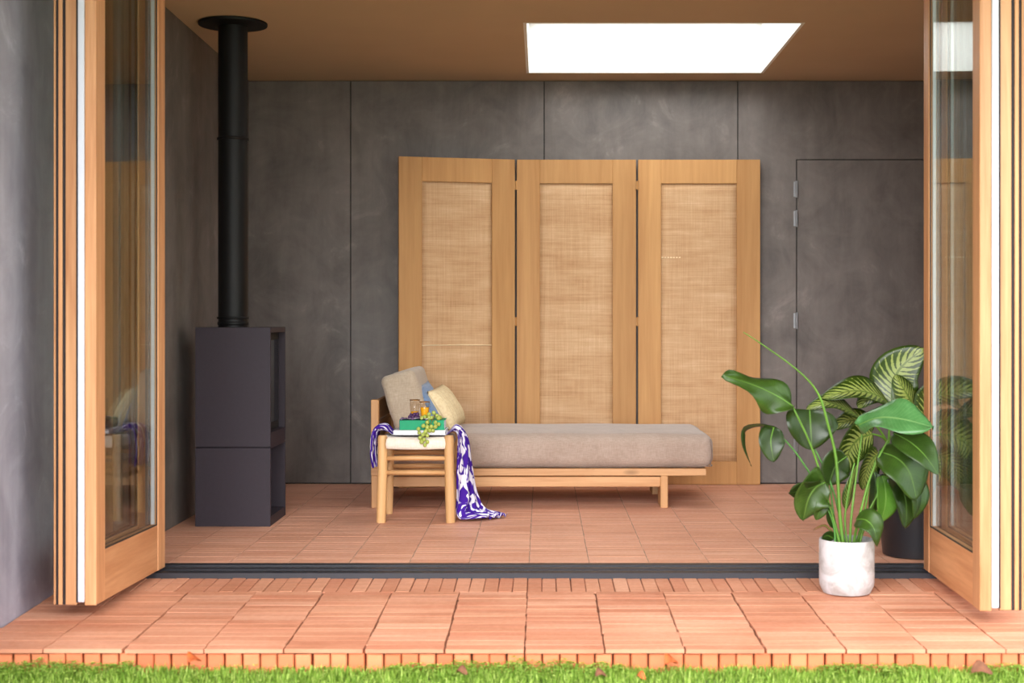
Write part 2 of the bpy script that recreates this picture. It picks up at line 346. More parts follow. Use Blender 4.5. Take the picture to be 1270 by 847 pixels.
class MB:
    def __init__(s): s.v = []; s.f = []; s.uv = {}
    def add(s, vs, fs):
        k = len(s.v); s.v += [Vector(v) for v in vs]; s.f += [tuple(i+k for i in f) for f in fs]; return s
    def hexa(s, p): return s.add(p, [(0,3,2,1), (4,5,6,7), (0,1,5,4), (1,2,6,5), (2,3,7,6), (3,0,4,7)])
    def box(s, x0, x1, y0, y1, z0, z1):
        return s.hexa([(x0,y0,z0), (x1,y0,z0), (x1,y1,z0), (x0,y1,z0), (x0,y0,z1), (x1,y0,z1), (x1,y1,z1), (x0,y1,z1)])
    def cbox(s, x0, x1, y0, y1, z0, z1, c=.003):
        """box with every edge chamfered (44 triangles)"""
        bm = bmesh.new(); bmesh.ops.create_cube(bm, size=1)
        for v in bm.verts: v.co = Vector(((x0+x1)/2+v.co.x*(x1-x0), (y0+y1)/2+v.co.y*(y1-y0), (z0+z1)/2+v.co.z*(z1-z0)))
        bmesh.ops.bevel(bm, geom=bm.edges[:], offset=c, segments=1, affect='EDGES')
        return s.bm(bm)
    def bm(s, bm, mat=None):
        if mat is not None: bm.transform(mat)
        bm.verts.index_update(); s.add([v.co.copy() for v in bm.verts], [tuple(v.index for v in f.verts) for f in bm.faces]); bm.free(); return s
    def rbox(s, x0, x1, y0, y1, z0, z1, r=.02, seg=3):
        bm = bmesh.new(); bmesh.ops.create_cube(bm, size=1)
        for v in bm.verts: v.co = Vector(((x0+x1)/2+v.co.x*(x1-x0), (y0+y1)/2+v.co.y*(y1-y0), (z0+z1)/2+v.co.z*(z1-z0)))
        bmesh.ops.bevel(bm, geom=bm.edges[:], offset=r, segments=seg, profile=.5, affect='EDGES')
        return s.bm(bm)
    def tube(s, pts, rad, n=10, cap=True):
        pts = [Vector(p) for p in pts]; m = len(pts)
        if not isinstance(rad, (list, tuple)): rad = [rad]*m
        rings = []; up = None
        for i, p in enumerate(pts):
            d = (pts[min(i+1, m-1)]-pts[max(i-1, 0)]).normalized()
            if up is None: up = Vector((0, 0, 1)) if abs(d.z) < .9 else Vector((0, 1, 0))
            a = d.cross(up).normalized(); b = a.cross(d).normalized(); up = b
            rings.append([p+(a*math.cos(2*math.pi*k/n)+b*math.sin(2*math.pi*k/n))*rad[i] for k in range(n)])
        fs = []
        for i in range(m-1):
            for k in range(n): fs.append((i*n+k, i*n+(k+1) % n, (i+1)*n+(k+1) % n, (i+1)*n+k))
        if cap: fs.append(tuple(range(n))[::-1]); fs.append(tuple((m-1)*n+k for k in range(n)))
        return s.add([v for r_ in rings for v in r_], fs)
    def lathe(s, c, prof, n=32, closed=False):
        """prof: list of (r, z) from bottom to top; r=0 ends close it"""
        c = Vector(c); vs = []; idx = []
        for r_, z in prof:
            if r_ < 1e-6: idx.append([len(vs)]); vs.append(c+Vector((0, 0, z)))
            else:
                idx.append(list(range(len(vs), len(vs)+n)))
                vs += [c+Vector((r_*math.cos(2*math.pi*k/n), r_*math.sin(2*math.pi*k/n), z)) for k in range(n)]
        fs = []
        for a, b in zip(idx, idx[1:]):
            for k in range(n):
                k2 = (k+1) % n
                if len(a) == 1 and len(b) == 1: continue
                if len(a) == 1: fs.append((a[0], b[k2], b[k]))
                elif len(b) == 1: fs.append((a[k], a[k2], b[0]))
                else: fs.append((a[k], a[k2], b[k2], b[k]))
        return s.add(vs, fs)
    def grid(s, rows, closed=False, uv=True):
        """rows: list of lists of points"""
        k = len(s.v); nr, nc = len(rows), len(rows[0])
        for i, row in enumerate(rows):
            for j, p in enumerate(row):
                if uv: s.uv[len(s.v)] = (j/(nc-1), i/(nr-1))
                s.v.append(Vector(p))
        for i in range(nr-1):
            for j in range(nc-1): s.f.append((k+i*nc+j, k+i*nc+j+1, k+(i+1)*nc+j+1, k+(i+1)*nc+j))
        return s
    def build(s, name, mat, parent=None, smooth=False, local=False, fixn=True):
        org = Vector((0, 0, 0))
        if parent is not None and not local: org = ORG.get(parent.name, Vector((0, 0, 0)))
        me = bpy.data.meshes.new(name)
        me.from_pydata([tuple(v-org) for v in s.v], [], s.f)
        if fixn:
            bm = bmesh.new(); bm.from_mesh(me); bmesh.ops.recalc_face_normals(bm, faces=bm.faces); bm.to_mesh(me); bm.free()
        if s.uv:
            l = me.uv_layers.new(name='UVMap')
            for lp in me.loops: l.data[lp.index].uv = s.uv.get(lp.vertex_index, (0, 0))
        if smooth:
            for q in me.polygons: q.use_smooth = True
            if smooth == 'auto':
                bm = bmesh.new(); bm.from_mesh(me)
                for e in bm.edges:
                    if len(e.link_faces) == 2 and e.calc_face_angle(0) > .7: e.smooth = False
                bm.to_mesh(me); bm.free()
        o = link(name, me, mat, parent); ORG[o.name] = org
        return o
def part(name, mat, parent, fn, *a, **k):
    smooth = k.pop('smooth', False); local = k.pop('local', False)
    m = MB(); getattr(m, fn)(*a, **k); return m.build(name, mat, parent, smooth, local)
def struct(o): o['kind'] = 'structure'; return o
def solid(o, th):
    md = o.modifiers.new('thickness', 'SOLIDIFY'); md.thickness = th; md.offset = 0; return o

# ================================================================== SETTING
YB = 9.465                                   # back wall face
def cz(y): return EYE+1.583+.015*(YB-y)      # ceiling underside
TZ0, TS = -.02, .025
def tz(y): return TZ0-TS*(6.14-y)            # terrace top
YE = 4.94                                    # terrace front edge
GZ = -.135                                   # lawn ground

# --- ceiling with the skylight opening
SX0, SX1, SY0, SY1 = -.083, 1.415, 7.755, 9.18
m = MB()
def slab(m, x0, x1, y0, y1, th=.27):
    m.hexa([(x0,y0,cz(y0)), (x1,y0,cz(y0)), (x1,y1,cz(y1)), (x0,y1,cz(y1)), (x0,y0,cz(y0)+th), (x1,y0,cz(y0)+th), (x1,y1,cz(y1)+th), (x0,y1,cz(y1)+th)])
LT = .018
hx0, hx1, hy0, hy1 = SX0-LT, SX1+LT, SY0-LT, SY1+LT
slab(m, -2.3, hx0, 6.40, 9.8); slab(m, hx1, 3.3, 6.40, 9.8); slab(m, hx0, hx1, 6.40, hy0); slab(m, hx0, hx1, hy1, 9.8)
ceil = struct(m.build('ceiling', 'ceiling'))
top = cz(SY0)+.305
for (x0, x1, y0, y1) in ((hx0, SX0, hy0, hy1), (SX1, hx1, hy0, hy1), (SX0, SX1, hy0, SY0), (SX0, SX1, SY1, hy1)):
    mm_ = MB(); mm_.hexa([(x0,y0,cz(y0)-.001), (x1,y0,cz(y0)-.001), (x1,y1,cz(y1)-.001), (x0,y1,cz(y1)-.001), (x0,y0,top), (x1,y0,top), (x1,y1,top), (x0,y1,top)])
    mm_.build('skylight_lining', 'white', ceil)
w1 = MB(); fr = .06
w1.box(hx0, hx1, hy0, hy0+fr, top, top+.05).box(hx0, hx1, hy1-fr, hy1, top, top+.05).box(hx0, hx0+fr, hy0+fr, hy1-fr, top, top+.05).box(hx1-fr, hx1, hy0+fr, hy1-fr, top, top+.05)
win = struct(w1.build('window_1', 'white'))
part('pane', 'skyglass', win, 'box', hx0+fr, hx1-fr, hy0+fr, hy1-fr, top+.02, top+.03)

# --- walls
wb = struct(part('wall_back', 'joint', None, 'box', -2.3, 3.3, YB+.012, YB+.25, -.2, 2.75))
seams = [-2.3, -1.272, .016, 1.304, 2.592, 3.0]
G = .0035
DX0, DX1, DZ = 1.695, 2.57, 2.157
for a, b in zip(seams, seams[1:]):
    x0, x1 = a+G, b-G
    if a < 0 or a < 1: part('wall_panel', 'wall', wb, 'box', x0, x1, YB, YB+.014, .008, cz(YB)-.004)
    elif a < 2:
        m = MB(); m.box(x0, DX0-G, YB, YB+.014, .008, DZ+G); m.box(x0, x1, YB, YB+.014, DZ+G, cz(YB)-.004)
        m.build('wall_panel', 'wall', wb)
    else: part('wall_panel', 'wall', wb, 'box', x0, x1, YB, YB+.014, .008, cz(YB)-.004)
# flush service door in the back wall
d = struct(part('door_1', 'wall', None, 'box', DX0+G, DX1, YB-.002, YB+.0115, .01, DZ-G))
for hz in (1.96, 1.765, 1.085, .25):
    h = MB(); h.tube([(DX0, YB-.008, hz-.055), (DX0, YB-.008, hz+.055)], .0085, 10)
    h.box(DX0-.02, DX0+.0, YB-.004, YB-.001, hz-.05, hz+.05); h.build('hinge', 'steel', d)
wl = struct(part('wall_left', 'wall', None, 'box', -2.3, -1.95, 6.42, YB+.02, -.2, 2.75))
wr = struct(part('wall_right', 'wall', None, 'box', 3.0, 3.3, 6.05, YB+.02, -.2, 2.75))
ww = struct(part('wall_wing', 'wall_ext', None, 'box', -2.3, -2.0, 3.9, 6.42, -.4, 2.72))  # near end lengthened out of view to shade the terrace's left side
wf = MB(); wf.box(-2.3, 3.3, 6.052, 6.42, 2.70, 3.1); wf.box(2.1, 3.3, 6.052, 6.42, -.4, 2.70)
struct(wf.build('wall_front', 'wall_ext'))
struct(part('added_shade_roof', 'white', None, 'box', -2.3, 3.3, 3.6, 6.05, 2.74, 3.1))  # unseen roof, added to hold sky light off the terrace
# door frame of the opening
tr = struct(part('trim_1', 'larch', None, 'box', -2.0, -1.93, 6.14, 6.4, 0, 2.70))
tr = struct(part('trim_2', 'larch', None, 'box', 2.03, 2.1, 6.14, 6.4, 0, 2.70))
tr = struct(part('trim_3', 'larch', None, 'box', -1.93, 2.03, 6.14, 6.4, 2.65, 2.70))
# --- floor track of the folding doors
YS0, YS1 = 6.14, 6.383
m = MB()
m.box(-2.0, 2.1, YS0, YS1, -.10, -.010)
sill = struct(m.build('trim_4', 'alu'))
for (y0, y1, z1, mt) in ((YS0-.006, YS0+.05, .002, 'alu'), (YS0+.062, YS0+.085, -.003, 'alu_light'), (YS0+.105, YS0+.150, .0, 'alu'), (YS0+.162, YS0+.176, -.002, 'alu_light'), (YS1-.055, YS1-.001, .003, 'alu')):
    part('track_rail', mt, sill, 'box', -1.93, 2.03, y0, y1, -.010 if y0 > YS0 else -.03, z1)

# ---- bricks
def brick_mesh(name, lx, ly, h, c=.003, seed=0):
    rr = random.Random(seed); j = lambda a: rr.uniform(-a, a)
    x, y = lx/2, ly/2
    b = [(-x+j(.001), -y+j(.001)), (x+j(.001), -y+j(.001)), (x+j(.001), y+j(.001)), (-x+j(.001), y+j(.001))]
    vs = [(p_[0], p_[1], -h) for p_ in b]+[(p_[0], p_[1], -c) for p_ in b]+[(p_[0]-math.copysign(c, p_[0]), p_[1]-math.copysign(c, p_[1]), j(.0002)) for p_ in b]
    fs = [(0,1,5,4), (1,2,6,5), (2,3,7,6), (3,0,4,7), (4,5,9,8), (5,6,10,9), (6,7,11,10), (7,4,8,11), (8,9,10,11), (3,2,1,0)]
    return vs, fs
def brick_data(name, *a, **k):
    vs, fs = brick_mesh(name, *a, **k); me = bpy.data.meshes.new(name); me.from_pydata(vs, [], fs); return me

# indoor floor
fl = struct(part('floor', 'mortar_in', None, 'box', -2.0, 3.05, YS1, YB+.02, -.2, -.0022))
PX, PY, X0 = .2705, .0605, -.057
datas = [brick_data('floor_brick', PX-.0045, PY-.0018, .04, .0006, s_) for s_ in range(5)]
for d_ in datas: d_.materials.append(M['brick_in'])
far = MB(); c0 = math.floor((-1.95-X0)/PX)-1; rows = int((YB-YS1)/PY)+1; n_in = 0
for r_ in range(rows):
    for c_ in range(c0, 13):
        xc = X0+(c_+.5)*PX; yc = YS1+(r_+.5)*PY+.002
        if yc > YB-.02: yc = YB-.02
        if xc-PX/2 < -1.95-.14 or xc > 3.06: continue
        zz = U(-.0003, .0003)
        if n_in < 300 and abs(xc) < 1.75 and r_ < 24:
            o = bpy.data.objects.new('brick', random.choice(datas)); C.objects.link(o); o.parent = fl
            o.location = (xc+U(-.0012, .0012), yc+U(-.0008, .0008), zz); o.rotation_euler = (U(-.0008, .0008), U(-.0008, .0008), U(-.003, .003)+(math.pi if R() < .5 else 0)); n_in += 1
        else:
            vs_, fs_ = brick_mesh('x', PX-.0045, PY-.0018, .03, .0006, r_*31+c_)
            far.add([Vector(v)+Vector((xc, yc, zz)) for v in vs_], fs_)
fo = far.build('brick_field', 'brick_in', fl); fo['kind'] = 'stuff'

# terrace
m = MB(); x0, x1 = -2.0, 3.3; drop = .008
m.hexa([(x0,YE+.05,GZ-.2), (x1,YE+.05,GZ-.2), (x1,YS0-.002,GZ-.2), (x0,YS0-.002,GZ-.2), (x0,YE+.05,tz(YE+.05)-drop), (x1,YE+.05,tz(YE+.05)-drop), (x1,YS0-.002,tz(YS0)-drop), (x0,YS0-.002,tz(YS0)-drop)])
te = struct(m.build('terrace', 'mortar_out'))
OX, OY, OX0 = .279, .0615, -.06
fd = [brick_data('terrace_brick', OX-.0062, OY-.0018, .014, .0006, 40+s_) for s_ in range(5)]
sd = [brick_data('soldier_brick', .0605-.0032, .268, .014, .002, 60+s_) for s_ in range(4)]
ed = []
for s_ in range(4):
    vs_, fs_ = brick_mesh('e', .0615-.006, .19, .07, .004, 80+s_)   # stands upright: local z faces the lawn
    me = bpy.data.meshes.new('edging_brick'); me.from_pydata([(v[0], -v[2], v[1]) for v in vs_], [], fs_); ed.append(me)
for d_ in fd+sd: d_.materials.append(M['brick_out'])
for d_ in ed: d_.materials.append(M['brick_edge'])
tilt = math.atan(TS)
rng_rows = 15
for c_ in range(-8, 12):
    off = U(-.004, .004)
    for r_ in range(rng_rows):
        xc = OX0+(c_+.5)*OX; yc = YE+.004+(r_+.5)*OY
        xa = max(xc-OX/2, -2.0)
        if xc+OX/2-xa < .03: continue
        cut = (xc+OX/2-xa)/OX; xc = (xa+xc+OX/2)/2
        o = bpy.data.objects.new('brick', random.choice(fd)); C.objects.link(o); o.parent = te
        o.location = (xc+off*.5+U(-.0022, .0022), yc+U(-.001, .001), tz(yc)+U(-.0008, .0006))
        o.rotation_euler = (tilt+U(-.0025, .0025), U(-.002, .002), U(-.003, .003)); o.scale.x = cut
k = -33
while True:
    xc = OX0+(k+.5)*.0607
    k += 1
    if xc < -1.97: continue
    if xc > 3.27: break
    yc = YS0-.004-.136
    o = bpy.data.objects.new('soldier_brick', random.choice(sd)); C.objects.link(o); o.parent = te
    o.location = (xc+U(-.001, .001), yc+U(-.003, .003), tz(yc)+U(-.0015, .001)); o.rotation_euler = (tilt, U(-.005, .005), U(-.005, .005))
k = -33
while True:
    xc = OX0+(k+.5)*.0615; k += 1
    if xc < -2.4: continue
    if xc > 3.27: break
    o = bpy.data.objects.new('edging_brick', random.choice(ed)); C.objects.link(o); o.parent = te
    o.location = (xc+U(-.0015, .0015), YE+.012+U(-.002, .002), tz(YE)-.0165-.095+U(-.003, .001)); o.rotation_euler = (U(-.01, .01), U(-.01, .01), U(-.03, .03))

# ---- lawn
gr = MB(); gr.add([(-14,-16,GZ), (14,-16,GZ), (14,14,GZ), (-14,14,GZ)], [(0,1,2,3)])
struct(gr.build('ground', 'ground', fixn=False))
vs_, fs_ = [], []
rr = random.Random(3)
def blade(x, y, h, w, a, lean):
    k = len(vs_); dx, dy = math.cos(a)*w, math.sin(a)*w; lx, ly = -math.sin(a)*lean, math.cos(a)*lean
    vs_.extend([(x-dx, y-dy, GZ), (x+dx, y+dy, GZ), (x-dx*.8+lx*.4, y-dy*.8+ly*.4, GZ+h*.6), (x+dx*.8+lx*.4, y+dy*.8+ly*.4, GZ+h*.6), (x+lx, y+ly, GZ+h)])
    fs_.extend([(k, k+1, k+3, k+2), (k+2, k+3, k+4)])
def tall(x, y):
    u = x*360+672                              # how lush the verge grows along the edge
    b = 0
    for (c_, w_, a_) in ((45, 60, .030), (120, 30, .018), (158, 10, .028), (280, 60, .006), (520, 45, .016), (580, 30, .026), (640, 26, .036), (690, 40, .026), (750, 25, .016), (900, 60, .006), (1080, 90, .012), (1250, 50, .012)):
        b = max(b, a_*math.exp(-((u-c_)/w_)**2))
    return b*max(0, 1-(YE-y)/.16)
for i in range(60000):
    y = YE-.005-rr.random()**1.3*1.1
    x = rr.uniform(-1.98, 2.6)
    h = rr.uniform(.016, .036)*(.8+.4*math.sin(x*5.1+1.3*math.sin(x*11))**2)+tall(x, y)*rr.uniform(.1, .75)
    blade(x, y, h, rr.uniform(.0012, .0028), rr.uniform(0, 6.28), rr.uniform(.004, .022))
for i in range(5200):            # clover and broad-leaved weeds
    y = YE-.004-rr.random()**1.8*.22; x = rr.uniform(-1.97, 2.5)
    tt = tall(x, y)
    if tt < .006 and rr.random() < .85: continue
    z = GZ+.018+(tt+.008)*rr.uniform(.2, 1.05); s_ = rr.uniform(.004, .009); a = rr.uniform(0, 6.28); tl_ = rr.uniform(-.6, .6)
    for q in range(3):
        b = a+q*2.09; k = len(vs_)
        c, sn = math.cos(b), math.sin(b)
        vs_.extend([(x, y, z), (x+c*s_-sn*s_*.6, y+sn*s_+c*s_*.6, z+s_*tl_+.002), (x+c*s_*1.5, y+sn*s_*1.5, z+s_*tl_), (x+c*s_+sn*s_*.6, y+sn*s_-c*s_*.6, z+s_*tl_+.002)])
        fs_.append((k, k+1, k+2, k+3))
me = bpy.data.meshes.new('lawn_grass'); me.from_pydata(vs_, [], fs_)
g = link('lawn_grass', me, 'grass'); setp(g, 'short bright green lawn along the brick terrace edge', 'grass', None, 'stuff')
# fallen leaves at the lawn edge
def fallen(pxx, pyy, y, size, mt, label, rz):
    p_ = at(pxx, pyy, y); m = MB(); rows_ = []
    for i in range(7):
        t_ = i/6; w_ = size*.42*math.sin(math.pi*min(1, t_*.92+.05))**.8
        rows_.append([(p_.x+(t_-.5)*size*math.cos(rz)-u_*w_*math.sin(rz), p_.y+(t_-.5)*size*math.sin(rz)+u_*w_*math.cos(rz)*.5, p_.z+abs(u_)*w_*.6+.006*math.sin(t_*5)+u_*w_*.55) for u_ in (-1, -.5, 0, .5, 1)])
    m.grid(rows_); o = m.build('fallen_leaf', mt, None, True); solid(o, .0008)
    m2 = MB(); m2.tube([rows_[0][2], (p_.x-.62*size*math.cos(rz), p_.y-.62*size*math.sin(rz), p_.z-.004)], .0008, 6); m2.build('stalk', mt, o)
    setp(o, label, 'leaf', 'fallen leaves on the lawn')
fallen(241, 819, 4.90, .055, 'dryleaf', 'orange fallen leaf against the brick edge near the left folding door', 1.0)
fallen(833, 822, 4.90, .058, 'dryleaf', 'orange fallen leaf against the brick edge below the right side of the daybed', .6)
fallen(746, 838, 4.80, .045, 'dryleaf2', 'brown shrivelled leaf lying in the grass right of centre', .4)
fallen(1218, 834, 4.84, .075, 'dryleaf2', 'brown fallen leaf in the grass below the right folding door', .1)
fallen(573, 834, 4.82, .04, 'dryleaf2', 'small brown leaf lying in the grass left of centre', -.3)
fallen(795, 840, 4.79, .034, 'dryleaf', 'small pinkish leaf lying in the grass right of the brown one', -.5)

# ================================================================== FOLDING DOORS
def folding_door(name, near, farp, sgn, alu_in=True):
    """near/far: x,y of the inner face; sgn=-1 for the left stack: thickness grows outwards"""
    nx, ny = near; fx, fy = farp; W = math.hypot(fx-nx, fy-ny)
    o = bpy.data.objects.new(name, None); C.objects.link(o); o.location = (nx, ny, 0)
    o.rotation_euler = (0, 0, math.atan2(fy-ny, fx-nx)-math.pi/2); ORG[o.name] = Vector((0, 0, 0)); struct(o)
    T = .044*sgn; z0, z1 = .012, 2.64; S = .10
    def b(nm, mt, xa, xb, ya, yb, za, zb, par=o, cc=.003):
        xa, xb = min(xa, xb), max(xa, xb); q = MB(); q.cbox(xa, xb, ya, yb, za, zb, cc); return q.build(nm, mt, par, local=True)
    b('stile', 'larch', 0, T, 0, S, z0, z1); b('stile', 'larch', 0, T, W-S*.95, W, z0, z1)
    b('rail', 'larch_y', .002*sgn, T-.002*sgn, S, W-S*.95, z0, .21); b('rail', 'larch_y', .002*sgn, T-.002*sgn, S, W-S*.95, 2.54, z1)
    ya, yb = S-.004, W-S*.95+.004
    b('glass_pane', 'glass', .010*sgn, .015*sgn, ya, yb, .208, 2.544, cc=.0005); b('glass_pane', 'glass', .029*sgn, .034*sgn, ya, yb, .208, 2.544, cc=.0005)
    sp = MB()
    for (y0, y1) in ((ya+.004, ya+.012), (yb-.012, yb-.004)): sp.box(min(.0155*sgn, .0285*sgn), max(.0155*sgn, .0285*sgn), y0, y1, .214, 2.538)
    sp.build('glazing_spacer', 'white_alu', o, local=True)
    gz = MB()
    for xx in (.004*sgn, T-.008*sgn):
        xa, xb = min(xx, xx+.004*sgn), max(xx, xx+.004*sgn)
        gz.box(xa, xb, S, S+.006, .21, 2.54); gz.box(xa, xb, W-S*.95-.006, W-S*.95, .21, 2.54); gz.box(xa, xb, S, W-S*.95, .208, .214)
    gz.build('glazing_seal', 'gasket', o, local=True)
    if alu_in:
        a = b('edge_profile', 'white_alu', T+.001*sgn, T+.026*sgn, -.002, .05, z0+.012, z1)
        for hz in (.05, .13):
            b('edge_fitting', 'white_alu', T+.004*sgn, T+.022*sgn, -.006, .0, hz, hz+.02, a, .001)
        b('edge_seal', 'gasket', T+.027*sgn, T+.034*sgn, .004, .06, z0+.01, z1, a, .001)
    else:
        b('edge_seal', 'gasket', T+.0005*sgn, T+.012*sgn, .006, .05, z0, z1, cc=.001)
        b('rebate_lip', 'larch', T+.0125*sgn, T+.028*sgn, .002, .05, z0, z1, cc=.002)
        b('edge_seal', 'gasket', T+.0285*sgn, T+.038*sgn, .006, .05, z0, z1, cc=.001)
        b('rebate_lip', 'larch', T+.0385*sgn, T+.046*sgn, .002, .05, z0, z1, cc=.002)
    for hz in (.02, 1.25):
        b('hinge', 'white_alu', .006*sgn, .020*sgn, W+.0005, W+.012, hz, hz+.13, cc=.002)
    rl = MB(); rl.tube([(T*.5, .05, z0-.008), (T*.5, .05, z0+.004)], .012, 12); rl.build('guide_roller', 'gasket', o, local=True)
    return o
folding_door('door_2', (-1.690, 5.39), (-1.649, 6.225), -1, True)
folding_door('door_3', (-1.766, 5.40), (-1.735, 6.225), -1, False)
folding_door('door_4', (1.627, 5.285), (1.659, 6.18), 1, True)
folding_door('door_5', (1.706, 5.30), (1.735, 6.18), 1, False)

# ================================================================== STOVE
st = thing('wood_stove', (-1.634, 7.745, 0), 'tall slim charcoal steel wood stove with black flue pipe', 'stove')
sx0, sx1, sy0, sy1, sh, smid = -1.833, -1.435, 7.52, 7.965, 1.053, .418
part('side_panel', 'stove', st, 'cbox', sx0, sx1, sy0, sy0+.018, smid+.003, sh, c=.0015)
part('side_panel', 'stove', st, 'cbox', sx0, sx1, sy0, sy0+.018, 0, smid-.003, c=.0015)
part('side_panel', 'stove', st, 'cbox', sx0, sx1, sy1-.018, sy1, smid+.003, sh, c=.0015)
part('side_panel', 'stove', st, 'cbox', sx0, sx1, sy1-.018, sy1, 0, smid-.003, c=.0015)
part('back_panel', 'stove', st, 'box', sx0, sx0+.015, sy0+.018, sy1-.018, 0, sh)
part('top_plate', 'stove', st, 'box', sx0+.015, sx1, sy0+.018, sy1-.018, sh-.028, sh)
part('shelf', 'stove', st, 'box', sx0+.015, sx1-.002, sy0+.018, sy1-.018, smid-.008, smid+.075)
part('base_plate', 'stove', st, 'box', sx0+.015, sx1-.002, sy0+.018, sy1-.018, 0, .05)
part('firebox', 'stove_dark', st, 'box', sx0+.02, sx1-.06, sy0+.02, sy1-.02, smid+.075, sh-.028)
dr = part('fire_door', 'stove_dark', st, 'cbox', sx1-.055, sx1-.035, sy0+.02, sy1-.02, smid+.078, sh-.032, c=.002)
part('glass', 'stove_glass', dr, 'box', sx1-.0355, sx1-.031, sy0+.055, sy1-.055, smid+.12, sh-.07)
part('log_niche', 'stove_dark', st, 'box', sx0+.016, sx0+.03, sy0+.019, sy1-.019, .052, smid-.01)
fx_, fy_ = -1.682, 7.745
fz = cz(fy_)
q = MB(); q.lathe((fx_, fy_, 0), [(.079, sh), (.079, fz-.01)], 40); flue = q.build('flue_pipe', 'flue', st, True)
for (hz, hh, rr_) in ((sh+.05, .014, .086), (sh+.02, .02, .083), (2.077, .016, .085)):
    q = MB(); q.lathe((fx_, fy_, 0), [(.079, hz-hh/2), (rr_, hz-hh/3), (rr_, hz+hh/3), (.079, hz+hh/2)], 40); q.build('pipe_ring', 'flue', flue, True)
q = MB(); q.lathe((fx_, fy_, 0), [(.079, fz-.022), (.09, fz-.02), (.184, fz-.014), (.186, fz-.008), (.186, fz-.001), (0, fz-.001)], 48); q.build('ceiling_collar', 'flue', st, 'auto')

# ================================================================== FOLDING SCREEN
sc_ = thing('folding_screen', (.26, 9.40, 0), 'three-panel folding screen in oak with woven rattan infill against the wall', 'screen')
HS = 2.15
def screen_panel(xa, ya, xb, yb):
    W = math.hypot(xb-xa, yb-ya)-.006
    e = bpy.data.objects.new('panel', None); C.objects.link(e); e.parent = sc_
    e.location = (xa-.26, ya-9.40, 0); e.rotation_euler = (0, 0, math.atan2(yb-ya, xb-xa)); ORG[e.name] = Vector((0, 0, 0))
    S = .155
    def b(nm, mt, x0, x1, z0, z1, y0=0, y1=.03, c=.002): q = MB(); q.cbox(x0, x1, y0, y1, z0, z1, c); return q.build(nm, mt, e, local=True)
    b('stile', 'oak', .003, S, .003, HS); b('stile', 'oak', W-S, W, .003, HS)
    b('rail', 'oak', S, W-S, HS-.158, HS, .0008, .0292); b('rail', 'oak', S, W-S, .003, .155, .0008, .0292)
    q = MB(); n1, n2 = 10, 40; rows_ = []
    for i in range(n2+1):
        z = .153+(HS-.311)*i/n2
        rows_.append([(S-.002+(W-2*S+.004)*j/n1, .014+.0015*math.sin(i*.9+j*.3)*math.sin(math.pi*j/n1), z) for j in range(n1+1)])
    q.grid(rows_); solid(q.build('rattan_webbing', 'cane', e, True, True), .003)
    return e
PL = ((-.929, 9.205), (-.172, 9.395)), ((-.168, 9.398), (.629, 9.402)), ((.634, 9.402), (1.449, 9.396))
pans = [screen_panel(a[0], a[1], b[0], b[1]) for (a, b) in PL]
q = MB(); q.tube([(.157, .0105, .925), (.40, .0100, .928), (.62, .0105, .926)], .0035, 6); q.build('pale_strip', 'buff', pans[0], True, True)  # thin pale line across the left panel's webbing
for k in range(7):
    q = MB(); q.box(.158+k*.019, .170+k*.019, .0085, .0125, 1.500, 1.508); q.build('stitch', 'buff', pans[2], local=True)
for hx in (-.170, .6315):
    for hz in (.35, 1.08, 1.98):
        q = MB(); q.tube([(hx, 9.394, hz-.03), (hx, 9.394, hz+.03)], .005, 8); q.box(hx-.012, hx+.012, 9.393, 9.3965, hz-.026, hz+.026); q.build('hinge', 'oak', sc_)

# ================================================================== DAYBED
db = thing('daybed', (0, 8.68, 0), 'low pine daybed with taupe linen mattress along the folding screen', 'daybed')
yF, yBk = 8.257, 9.10
xL, xR = -.9925, .955
part('side_rail', 'pine_x', db, 'cbox', xL+.001, xR, yF, yF+.05, .187, .229)
part('side_rail', 'pine_x', db, 'cbox', xL+.001, xR, yBk-.05, yBk, .187, .229)
part('end_rail', 'pine_y', db, 'cbox', xR-.045, xR, yF+.05, yBk-.05, .187, .229)
for i in range(12):
    x = -.90+i*.15; part('slat', 'pine_y', db, 'box', x, x+.07, yF+.05, yBk-.05, .205, .225)
for (ly0, ly1) in ((yF+.003, yF+.06), (yBk-.06, yBk-.003)):
    part('stretcher', 'pine_x', db, 'cbox', xL+.05, .690, ly0+.008, ly1-.008, .122, .180)
part('cross_beam', 'pine_y', db, 'cbox', .692, .730, yF+.06, yBk-.06, .115, .186)
part('cross_beam', 'pine_y', db, 'cbox', xL+.004, xL+.042, yF+.06, yBk-.06, .115, .186)
for (a, b) in ((yF+.002, yF+.20), (yBk-.20, yBk-.002)):
    part('leg', 'pine_z', db, 'cbox', .690, .7325, a, b, 0, .187)
for (a, b) in ((yF+.002, yF+.062), (yBk-.062, yBk-.002)):
    part('leg', 'pine_z', db, 'cbox', xL+.002, xL+.044, a, b, 0, .187)
    part('headboard_post', 'pine_z', db, 'cbox', xL, xL+.044, a, b, .229, .628)
for z0 in (.245, .375, .505):
    part('headboard_board', 'pine_y', db, 'cbox', xL+.008, xL+.034, yF+.062, yBk-.062, z0, z0+.115)
